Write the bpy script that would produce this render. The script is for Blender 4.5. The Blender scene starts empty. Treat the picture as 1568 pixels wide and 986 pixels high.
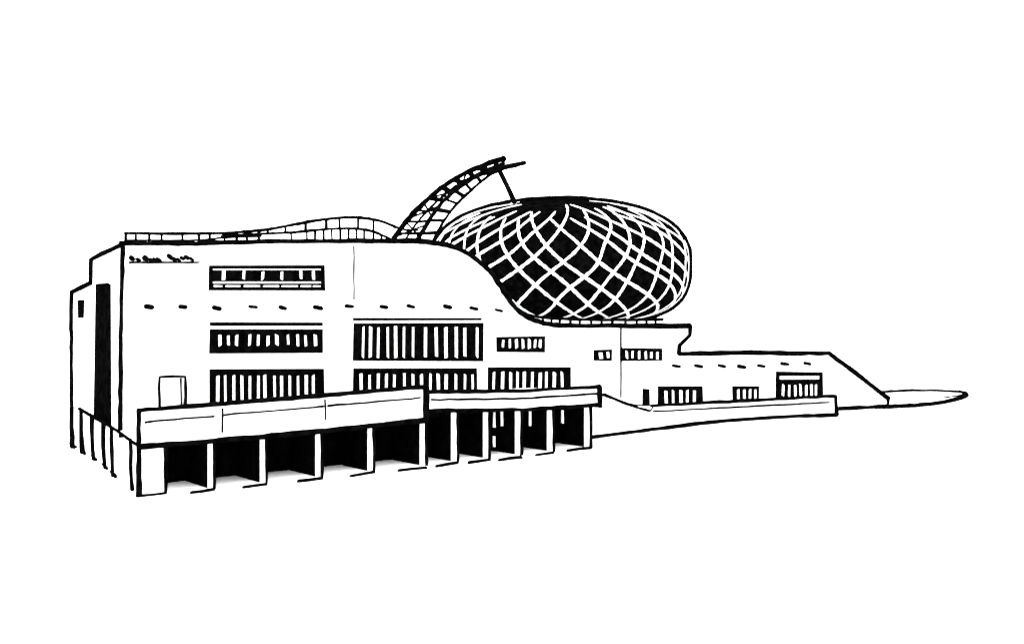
import bpy, bmesh, math, random
from mathutils import Vector, Matrix
random.seed(7)
S=bpy.context.scene
S.view_settings.view_transform='Standard'; S.view_settings.look='None'; S.view_settings.exposure=0
F=1525.0; CH=20.0   # surveyed focal length, eye height (m)
LW=1.28
# ---------- survey planes (all real vertical / ground planes in metres) ----------
def P(x,y,d): return Vector(((x-784)/F*d, d, CH-(y-493)/F*d))
class Plane:
    def __init__(s,x0,d0,x1,d1,off=0.0):
        a=P(x0,493,d0); b=P(x1,493,d1); u=(b-a).normalized()
        n=Vector((u.y,-u.x,0))
        if n.y>0: n=-n
        s.n=n; s.u=u; s.o=a+n*off
        s.a=(x0,d0,x1,d1); 
    def off(s,o):
        return Plane(*s.a,off=o)
    def __call__(s,x,y):
        r=Vector(((x-784)/F,1,-(y-493)/F))
        e=Vector((0,0,CH))
        t=(s.o-e).dot(s.n)/r.dot(s.n)
        return e+r*t
def GND(x,y,z=0.0):
    d=F*(CH-z)/(y-493); return P(x,y,d)
FAC=Plane(183,128,1360,235)
SIDE=Plane(183,128,110,165); 
POD=Plane(215,114.2,905,158.9)
PL=Plane(213,114.2,110,159)
BACK=-FAC.n

# ---------- materials ----------
def mat(name,c1,c2,scale):
    m=bpy.data.materials.new(name); m.use_nodes=True; nt=m.node_tree; nt.nodes.clear()
    o=nt.nodes.new('ShaderNodeOutputMaterial'); d=nt.nodes.new('ShaderNodeBsdfDiffuse')
    n=nt.nodes.new('ShaderNodeTexNoise'); n.inputs['Scale'].default_value=scale; n.inputs['Detail'].default_value=4
    tc=nt.nodes.new('ShaderNodeTexCoord'); r=nt.nodes.new('ShaderNodeValToRGB')
    r.color_ramp.elements[0].position=.4; r.color_ramp.elements[1].position=.75
    r.color_ramp.elements[0].color=(*c1,1); r.color_ramp.elements[1].color=(*c2,1)
    nt.links.new(tc.outputs['Object'],n.inputs['Vector']); nt.links.new(n.outputs['Fac'],r.inputs['Fac'])
    nt.links.new(r.outputs['Color'],d.inputs['Color']); nt.links.new(d.outputs[0],o.inputs[0]); return m
WHITE=mat('white_paper_plaster',(.87,.87,.87),(.9,.9,.9),.5)
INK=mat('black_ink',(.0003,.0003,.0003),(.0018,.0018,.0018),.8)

def empty(name):
    e=bpy.data.objects.new(name,None); S.collection.objects.link(e); return e
def link(o,par,m):
    S.collection.objects.link(o); o.data.materials.append(m)
    if par: o.parent=par
    return o
# ---------- ink strokes: real tubes ----------
def catmull(p,n=8):
    out=[]
    q=[p[0]]+list(p)+[p[-1]]
    for i in range(1,len(q)-2):
        for k in range(n):
            t=k/n
            out.append(tuple(.5*((2*q[i][j])+(-q[i-1][j]+q[i+1][j])*t+(2*q[i-1][j]-5*q[i][j]+4*q[i+1][j]-q[i+2][j])*t*t+(-q[i-1][j]+3*q[i][j]-3*q[i+1][j]+q[i+2][j])*t**3) for j in (0,1)))
    out.append(tuple(p[-1])); return out
def strokes(name,par,items,m=INK,jit=.6,lw=None):
    cu=bpy.data.curves.new(name,'CURVE'); cu.dimensions='3D'; cu.bevel_depth=1; cu.bevel_resolution=2; cu.use_fill_caps=True
    for it in items:
        M,pts,w=it[:3]; sm=len(it)>3 and it[3]
        w*=(lw or LW)
        if sm: pts=catmull(pts)
        dense=[]
        for i in range(len(pts)-1):
            a,b=pts[i],pts[i+1]; L=math.hypot(b[0]-a[0],b[1]-a[1]); n=max(1,int(L/14))
            for k in range(n): dense.append((a[0]+(b[0]-a[0])*k/n,a[1]+(b[1]-a[1])*k/n))
        dense.append(pts[-1])
        j=jit if not sm else jit*.4
        if w<3.5: j*=.5
        sp=cu.splines.new('POLY'); 
        v=[M(x+random.uniform(-j,j),y+random.uniform(-j,j)) for x,y in dense]
        if len(v)>1:
            r0=w*v[0].y/F/2; r1=w*v[-1].y/F/2
            d0=(v[0]-v[1]).normalized(); d1=(v[-1]-v[-2]).normalized()
            v=[v[0]+d0*r0*.7]+v+[v[-1]+d1*r1*.7]
        sp.points.add(len(v)-1)
        f0=random.uniform(.2,.5); f1=random.uniform(0,6)
        for i,q in enumerate(v):
            sp.points[i].co=(*q,1)
            r=w*q.y/F/2*random.uniform(.88,1.12)*(1+.1*math.sin(i*f0+f1))
            if i in (0,len(v)-1): r*=.65
            sp.points[i].radius=r
    return link(bpy.data.objects.new(name,cu),par,m)
# ---------- solids ----------
def panels(name,par,polys,vec,m):
    bm=bmesh.new()
    for pts in polys:
        a=[bm.verts.new(p) for p in pts]; b=[bm.verts.new(p+vec) for p in pts]
        bm.faces.new(a); bm.faces.new(list(reversed(b))); n=len(pts)
        for i in range(n): bm.faces.new((a[i],b[i],b[(i+1)%n],a[(i+1)%n]))
    bmesh.ops.recalc_face_normals(bm,faces=bm.faces)
    me=bpy.data.meshes.new(name); bm.to_mesh(me); bm.free()
    return link(bpy.data.objects.new(name,me),par,m)
def prism(name,par,pts,vec,m=WHITE): return panels(name,par,[pts],vec,m)
def ground_pt(v,z=-.5): return Vector((v.x,v.y,z))

# ---------- ground ----------
me=bpy.data.meshes.new('ground'); me.from_pydata([(-6000,-300,0),(6000,-300,0),(6000,9000,0),(-6000,9000,0)],[],[(0,1,2,3)])
link(bpy.data.objects.new('ground',me),None,WHITE)

# ---------- concert hall ----------
H=empty('concert_hall')
curve=catmull([(640,369),(672,373),(700,380),(728,396),(750,415),(768,440),(785,466),(805,484),(830,494),(855,498)],5)
roof=[(185,373),(300,373),(400,370),(520,369)]+curve+[(1057,499),(1057,514),(1042,530),(1040,541),(1270,541),(1360,610)]
fp=[FAC(x,y) for x,y in roof]
fp=fp+[ground_pt(fp[-1]),ground_pt(fp[0])]
prism('facade_wall',H,fp,BACK*2)
prism('side_wing',H,[SIDE.off(.05)(x,y) +BACK*0 for x,y in [(182,375),(140,397),(140,432),(110,447)]]+[ground_pt(SIDE.off(.05)(110,600)),ground_pt(SIDE.off(.05)(182,600))],FAC.u*40)
pb=[FAC(650,501),FAC(1040,501)]
prism('auditorium_base',H,[p+BACK*1 for p in (pb[0],pb[1],ground_pt(pb[1]),ground_pt(pb[0]))],BACK*62)
pb=[FAC(1041,543),FAC(1268,543),FAC(1357,611)]
prism('low_wing',H,[p+BACK*1 for p in (pb[0],pb[1],pb[2],ground_pt(pb[2]),ground_pt(pb[0]))],BACK*24)
fo=FAC.off(.1)
prism('egg_terrace_parapet',H,[fo(x,y) for x,y in [(803,482),(830,486),(880,489),(940,490),(1015,489),(1022,500),(840,500),(815,492)]],BACK*.6)
T=FAC.off(.25)
L=[(T,roof[:4]+[(640,369)],6),(T,curve[:],6.5),(T,[(855,498),(950,499),(1057,499)],6),
   (T,[(1057,499),(1056,514),(1041,529),(1040,541)],6),(T,[(1040,541),(1150,540),(1270,541)],6),(T,[(1270,541),(1318,577),(1360,610)],6),(T,[(1360,608),(1360,618)],4),
   (T,[(1285,625),(1330,624),(1361,622)],6),
   (T,[(800,480),(830,486),(880,489),(940,490),(1015,489)],3.5,True),
   (T,[(188,373),(185,500),(184,657)],5.5),
   (T,[(542,378),(542,458)],2.3),(T,[(951,502),(951,608)],2.3),
   (T,[(244,628),(244,577),(284,576),(284,624)],3.8),(T,[(277,580),(278,624)],2.4),
   (T,[(198,402),(305,402)],2.5),
   (T,[(762,605),(870,603)],2)]
for x in (832,845,857,874,888,905,921,938,958,975,990,1004): L.append((T,[(x,489),(x,498)],3))
strokes('wall_outlines',H,L)
L=[(T,[(x-6+random.uniform(-1,1),y-.8),(x+3,y+.8)],w*random.uniform(1,1.25)) for x,y,w in [(230,470,5),(282,470,5),(334,472,5),(389,470,5),(434,471,5),(489,471,5),(536,469,5.5),(590,470,5.5),(631,469,5),(687,470,5.5),(728,472,5),(765,475,4),
   (1038,560,4.5),(1072,561,4.5),(1107,560,5),(1138,561,5),(1168,560,4.5),(1204,557,4.5),(1238,557,4.5)]]
strokes('wall_lamps',H,L,lw=1.15)
L=[]
for x,w,y in [(202,10,396),(212,7,398),(223,10,396),(232,8,399),(237,9,399),(243,8,398),(260,10,393),(267,7,397),(273,6,398),(279,6,396),(286,7,394),(293,6,397)]:
    L.append((T,[(x-1.8,y-1.2),(x+1.8,y+1)],w*.75))
strokes('facade_lettering',H,L,lw=1.15)
TS=SIDE.off(.3)
L=[(TS,[(188,373),(140,397),(139,433)],5.5),(TS,[(139,433),(110,447),(109,560),(110,620)],5.5),(TS,[(147,436),(166,434)],2.5)]
strokes('side_outlines',H,L)
panels('side_glazing',H,[[TS(146,437),TS(167,435),TS(168,653),TS(143,639)],[TS(118,459),TS(127,459),TS(126,487),TS(119,487)]],Vector((.2,.2,0)),INK)

glass=[];mull=[]
G=FAC.off(.12); Mu=FAC.off(.3)
def q(M,x0,y0,x1,y1,j=.5):
    r=lambda:random.uniform(-j,j)
    return [M(x0+r(),y0+r()),M(x1+r(),y0+r()),M(x1+r(),y1+r()),M(x0+r(),y1+r())]
def win(x0,y0,x1,y1,xs,my0,my1,w=4):
    glass.append(q(G,x0,y0,x1,y1,.8))
    for x in xs:
        k=w*random.uniform(.65,1.2); s=random.uniform(-1,1)
        mull.append([Mu(x-k/2,my0+random.uniform(-1.5,1.5)),Mu(x+k/2,my0+random.uniform(-1.5,1.5)),Mu(x+k/2+s,my1+random.uniform(-2,1.5)),Mu(x-k/2+s,my1+random.uniform(-2,1.5))])
def rng(a,b,st): 
    out=[];x=a
    while x<b: out.append(x+random.uniform(-1.6,1.6)); x+=st
    return out
win(320,406,498,445,[343,374,403,432,461,480],415,428,3.6)
mull.append(q(Mu,327,431.5,491,433.6,.3))
mull+= [q(Mu,a,437.2,b,439.2,.3) for a,b in [(328,340),(346,368),(374,398),(404,427),(432,456),(461,476),(480,491)]]
mull.append(q(Mu,327,412,491,413.4,.2))
win(321,493,495,541,[337,350,363,383,396,411,424,441,456,468,483],513,529,3.4)
mull.append(q(Mu,319,499.5,499,504,.3))
win(321,564,497,622,rng(334,492,12.2),575,622,3.4)
glass.append(q(G,541,486,738,491)); 
win(541,494,741,553,[557,568,580,594,606,619,633,652,668,683,699,712,731],501,547,3.1)
win(541,563,731,606,rng(552,728,13.3),573,606,3.1)
win(748,562,875,600,rng(758,872,11.5),570,600,3.1)
win(761,515,835,539,[771,781,791,801,811,820,828],520,533,2.8)
win(909,535,937,553,[920,931],540,549,4)
win(950,533,1015,553,[960,969,979,989,998,1007],538,549,2.5)
glass.append(q(G,984,595,995,620))
win(1008,591,1077,618,[1020,1031,1043,1053,1064],598,618,2.9)
win(1122,591,1163,612,[1131,1140,1149,1157],597,612,2.3)
win(1188,569,1261,612,[1200,1209,1218,1226,1235,1243,1250],589,606,2)
mull.append(q(Mu,1195,576,1254,580.5,.3))
panels('window_glazing',H,glass,BACK*.2,INK)
panels('window_mullions',H,mull,BACK*.25,WHITE)

R=FAC.off(-1.5)
up=[(192,357),(260,358),(340,357),(405,352),(440,346),(490,337),(540,333),(580,338),(606,348)]
lo=[(340,362),(405,358),(450,356),(490,352),(530,350),(565,353),(598,366)]
def yat(p,x):
    for a,b in zip(p,p[1:]):
        if a[0]<=x<=b[0]: return a[1]+(b[1]-a[1])*(x-a[0])/(b[0]-a[0])
    return p[-1][1]
L=[(R,up,4.5,True),(R,lo,4,True),(R,[(192,368),(300,368),(345,364),(400,362)],3,True),(R,[(192,357),(192,374)],4.5),(R,[(606,348),(622,352),(640,353)],3.4)]
for x in (208,229,248,279,305,321,344,362,378,396): L.append((R,[(x,yat(up,x)),(x,369)],3.8))
for x in (410,437,468,500,520,548,572): L.append((R,[(x,yat(up,x)),(x,yat(lo,x))],4))
for x in (446,470,482,496,508,521,534,546,558,572,584): L.append((R,[(x,yat(lo,x)),(x,370)],3.4))
strokes('roof_railing',H,L,lw=1.2)

# ---------- egg auditorium ----------
ED=215.0; ec=P(857,402,ED); A=194.5/F*ED; B=91/F*ED; NT=2.36
def prof(ph,k=1.0):
    n=NT if ph>0 else 3.3
    c=abs(math.cos(ph)); s=math.sin(ph)
    return A*k*c**(2/n), B*k*math.copysign(abs(s)**(2/n),s)
vs=[];fs=[];NS=160;NR=100
for i in range(NR+1):
    ph=-math.pi/2+math.pi*i/NR
    r,z=prof(ph)
    for j in range(NS):
        a=2*math.pi*j/NS; vs.append(ec+Vector((r*math.cos(a),r*math.sin(a),z)))
for i in range(NR):
    for j in range(NS): fs.append((i*NS+j,i*NS+(j+1)%NS,(i+1)*NS+(j+1)%NS,(i+1)*NS+j))
me=bpy.data.meshes.new('egg_glass_shell'); me.from_pydata(vs,[],fs); link(bpy.data.objects.new('egg_glass_shell',me),H,INK)
lean=Matrix.Rotation(math.radians(27),3,'X')@Matrix.Rotation(math.radians(-4),3,'Y')
def shell(d,k=1.0):
    h=math.hypot(d.x,d.y); n=NT if d.z>0 else 3.3
    s=(h**n+abs(d.z)**n)**(-1/n)
    return ec+Vector((d.x*s*A*k,d.y*s*A*k,d.z*s*B*k))
def nrm(p):
    v=p-ec; h=math.hypot(v.x,v.y); n=NT if v.z>0 else 3.3
    gr=(h/A)**(n-1)/A; gz=math.copysign((abs(v.z)/B)**(n-1)/B,v.z)
    return Vector((v.x/max(h,1e-6)*gr,v.y/max(h,1e-6)*gr,gz)).normalized()
vs=[];fs=[];N=28
for sg,K,w0 in ((1,.60,.52),(-1,.52,.58)):
    for i in range(N):
        p0=random.uniform(-.045,.045); top=math.radians(random.choice((58,66,75))); n=90
        fr=random.uniform(.12,.28); fa=random.uniform(.01,.026)
        pp=[]
        for k in range(n):
            ph=math.radians(-78)+(top+math.radians(78))*k/(n-1)
            th=2*math.pi*i/N+sg*K*ph+p0+fa*math.sin(k*fr+i*2.3)+random.uniform(-.002,.002)
            pp.append(shell(lean@Vector((math.cos(ph)*math.cos(th),math.cos(ph)*math.sin(th),math.sin(ph)))))
        base=len(vs)
        for k in range(n):
            t=(pp[min(k+1,n-1)]-pp[max(k-1,0)]).normalized(); nn=nrm(pp[k]); sd=t.cross(nn).normalized()
            w=w0*random.uniform(.75,1.2)*(.7+.3*math.sin(math.pi*k/(n-1)))/2*(.3 if k in(0,n-1) else 1)
            o=nn*(.08+.02*sg)
            vs+= [pp[k]+o+sd*w, pp[k]+o-sd*w, pp[k]-nn*.1-sd*w, pp[k]-nn*.1+sd*w]
        for k in range(n-1):
            a=base+4*k; b=a+4
            for e in range(4): fs.append((a+e,a+(e+1)%4,b+(e+1)%4,b+e))
me=bpy.data.meshes.new('egg_timber_lattice'); me.from_pydata(vs,[],fs); link(bpy.data.objects.new('egg_timber_lattice',me),H,WHITE)
# ink outline added along the shell's silhouette as seen from the camera
eye=Vector((0,0,CH)); fdir=math.atan2(-ec.y,-ec.x)
def rimpt(ph,sgn):
    lo_,hi=0.0,math.pi
    r,z=prof(ph)
    def g(a):
        th=fdir+sgn*a; p=ec+Vector((r*math.cos(th),r*math.sin(th),z)); return nrm(p).dot(eye-p),p
    if g(0)[0]<0: return None
    for _ in range(40):
        m=(lo_+hi)/2
        if g(m)[0]>0: lo_=m
        else: hi=m
    p=g(lo_)[1]; return p+nrm(p)*.3
sides=[]
for sgn in (1,-1):
    s=[]
    for k in range(241):
        p=rimpt(math.radians(-86+172*k/240),sgn)
        if p is not None: s.append(p)
    sides.append(s)
loop=sides[0]+list(reversed(sides[1]))
res=[loop[0]]
for p in loop:
    if (p-res[-1]).length>1.2: res.append(p)
cu=bpy.data.curves.new('egg_outline','CURVE'); cu.dimensions='3D'; cu.bevel_depth=.62; cu.bevel_resolution=2
sp=cu.splines.new('POLY'); sp.points.add(len(res)-1); sp.use_cyclic_u=True
for i,p in enumerate(res):
    sp.points[i].co=(*p,1); sp.points[i].radius=random.uniform(.85,1.12)
link(bpy.data.objects.new('egg_outline',cu),H,INK)

# ---------- solar sail ----------
SA=empty('solar_panel_sail')
o_=lambda d:(lambda x,y:P(x,y,d))
a_=catmull([(598,372),(622,340),(655,305),(695,275),(735,255),(772,243)],6)
b_=catmull([(618,372),(640,340),(670,308),(703,282),(740,262),(772,250)],6)
c_=catmull([(637,372),(657,338),(682,305),(712,281),(750,262),(803,250)],6)
d_=catmull([(662,372),(680,338),(700,312),(722,291),(750,268),(775,257)],6)
M1,M2,M3,M4=o_(184),o_(182.5),o_(181),o_(179)
L=[(M1,a_,7),(M2,b_,3.5),(M3,c_,6),(M4,d_,4.4)]
n=len(a_)
for i in range(3,n-1,3):
    L.append((M2,[a_[i],b_[i]],3.2)); 
    L.append((M3,[b_[i],c_[i]],3.6))
    if i<n-6: L.append((M3,[c_[i],d_[max(0,i)]],5.5 if i%2 else 4.4))
for i in range(2,n-8,5):
    L.append((M2,[a_[i],c_[i+3]],2.8)); L.append((M2,[a_[i+4],c_[i]],2.8))
L.append((o_(180),[(765,262),(776,285),(788,309)],8))
strokes('sail_frame',SA,L,lw=1.2)
pn=[]
for i in range(12,n-2,3):
    f=lambda p,q_,t:(p[0]+(q_[0]-p[0])*t,p[1]+(q_[1]-p[1])*t)
    pn.append([M2(*f(a_[i],b_[i],.1)),M2(*f(a_[i+1],b_[i+1],.1)),M2(*f(a_[i+1],b_[i+1],.9)),M2(*f(a_[i],b_[i],.9))])
panels('solar_panels',SA,pn,Vector((0,.2,0)),INK)

# ---------- riverside podium ----------
D=empty('riverside_podium')
pBack=-POD.n
S2=POD.off(-.6)
prism('parapet',D,[POD(x,y) for x,y in [(213,629),(652,592),(652,643),(213,684)]],pBack*1.2)
prism('parapet_far',D,[S2(x,y) for x,y in [(652,600),(920,592),(919,621),(652,630)]],pBack*1.2)
W=POD.off(.25); W2=S2.off(.25)
L=[(W,[(212,628),(430,611),(652,592)],6),(W,[(652,592),(653,643)],7.5),(W,[(653,643),(430,666),(213,684)],7),(W,[(212,628),(213,760)],7),
   (W,[(222,646),(328,637)],2.8),(W,[(343,635),(495,622)],2.8),(W,[(503,621),(644,609)],2.8),(W,[(341,626),(341,661)],2.8),(W,[(498,612),(499,642)],2.8),
   (W,[(215,760),(254,755),(254,686)],5.5),
   (W2,[(657,600),(800,598),(918,592)],5),(W2,[(918,592),(919,622)],6),(W2,[(660,612),(800,610),(914,603)],3),(W2,[(657,629),(800,627),(917,620)],5)]
strokes('parapet_outlines',D,L)
prism('corner_pier',D,[POD.off(-.1)(x,y) for x,y in [(215,680),(254,678)]]+[ground_pt(POD(254,700)),ground_pt(POD(215,700))],pBack*8)
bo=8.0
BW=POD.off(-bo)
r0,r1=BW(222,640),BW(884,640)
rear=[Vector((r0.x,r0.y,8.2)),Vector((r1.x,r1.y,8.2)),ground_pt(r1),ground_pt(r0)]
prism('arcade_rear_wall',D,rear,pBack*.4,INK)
piersW=[];piersB=[];feet=[]
for x,yt,yb,fx,fy in [(327,676,744,293,749),(407,668,737,373,742),(492,659,731,457,736),(572,650,718,537,724),(652,641,715,611,719),(700,628,707,669,712),(749,627,702,718,707),(798,626,699,765,703),(847,625,692,822,696),(904,620,685,869,688)]:
    M=POD.off(-.35) if x<655 else POD.off(-.9)
    a=M(x-7.5,yt-3);b=M(x,yt-3)
    piersW.append([a,b,ground_pt(b),ground_pt(a)])
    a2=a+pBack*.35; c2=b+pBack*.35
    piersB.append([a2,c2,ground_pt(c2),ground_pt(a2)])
    py=max(yb+1,760-.1087*(x-215)+1.5)
    feet.append((lambda X,Y:GND(X,Y,.15),[(x,py),(fx,py+fy-yb)],5.5))
    feet.append((W if x<655 else W2,[(x+.5,yt+2),(x+1,py)],4.6))
hang=[]
HW=POD.off(-4)
for x,y0,y1 in [(757,628,654),(769,628,652),(783,628,656),(812,628,652),(825,640,668),(757,668,684),(862,628,648)]:
    hang.append(q(HW,x-1.4,y0,x+1.4,y1,.4))
panels('bay_hangers',D,hang,pBack*.2,WHITE)
panels('pier_fronts',D,piersW,pBack*.3,WHITE)
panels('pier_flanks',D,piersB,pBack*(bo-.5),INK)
strokes('pier_edges',D,feet,lw=1.15)
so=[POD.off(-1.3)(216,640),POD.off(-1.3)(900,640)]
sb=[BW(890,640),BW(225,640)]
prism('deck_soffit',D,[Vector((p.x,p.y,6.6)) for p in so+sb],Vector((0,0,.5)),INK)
WL=PL.off(.5)
L=[(WL,[(122,626),(165,650),(213,683)],5),(WL,[(110,623),(110,684)],7),(WL,[(112,683),(116,684)],3)]
for x0,y0,x1,y1 in [(124,627,126,693),(141,637,143,703),(158,648,160,716),(171,655,173,728),(185,664,187,741),(200,673,202,750)]:
    L.append((WL,[(x0,y0),(x0,(y0+y1)/2),(x1,y1)],6))
for x,y in ((110,684),(126,693),(143,703),(160,716),(173,728),(187,741)): L.append((WL,[(x-2,y-6),(x+4,y+1)],4.5))
strokes('side_columns',D,L,lw=1.15)
prism('side_deck_wall',D,[PL(111,626),PL(211,684),ground_pt(PL(211,684)),ground_pt(PL(111,626))],Vector((1,.6,0)))

# ---------- quay wall ----------
Q=empty('quay_wall')
qp=[(920,600),(935,611),(955,620),(995,628),(1130,620),(1280,606)]
pp=[S2(x,y) for x,y in qp]
prism('wall',Q,pp+[ground_pt(pp[-1]),ground_pt(pp[0])],pBack*1.5)
L=[(W2,[(920,603),(940,611),(960,619),(995,629)],3.5,True),(W2,[(925,602),(950,613),(972,620),(998,621),(996,629)],2.4,True),
   (W2,[(998,621),(1130,614),(1278,606)],5),(W2,[(1000,630),(1130,623),(1270,616)],2.8),(W2,[(1280,606),(1281,635)],6),
   (W2,[(1281,635),(1200,638),(1100,645),(1000,657),(907,669)],5.5,True)]
strokes('quay_outlines',Q,L,lw=1.15)

# ---------- island tip ----------
I=empty('island_tip')
tip=catmull([(1340,623),(1370,622),(1400,620.5),(1440,616),(1465,610.5),(1480,605),(1470,601),(1430,599),(1390,599),(1350,601)],5)
G1=lambda x,y:GND(x,y,.5)
prism('landing',I,[GND(x,y,.4) for x,y in tip],Vector((0,0,-.6)))
strokes('shoreline',I,[(G1,tip[:26],5.5),(G1,tip[25:],5.5),(G1,[(1445,609),(1460,607),(1477,604)],2.5)],jit=.25)

# ---------- light ----------
w=bpy.data.worlds.new('World'); S.world=w; w.use_nodes=True
bg=w.node_tree.nodes['Background']; bg.inputs[0].default_value=(1,1,1,1); bg.inputs[1].default_value=6
sl=bpy.data.lights.new('sun','SUN'); sl.energy=1.5; sl.angle=math.radians(15); so_=bpy.data.objects.new('sun',sl); so_.rotation_euler=(math.radians(50),0,math.radians(-20)); S.collection.objects.link(so_)
c=bpy.data.cameras.new('camera'); c.lens=F*36/1568; c.sensor_width=36; c.clip_end=20000
co=bpy.data.objects.new('camera',c); co.location=(0,0,CH); co.rotation_euler=(math.pi/2,0,0); S.collection.objects.link(co); S.camera=co
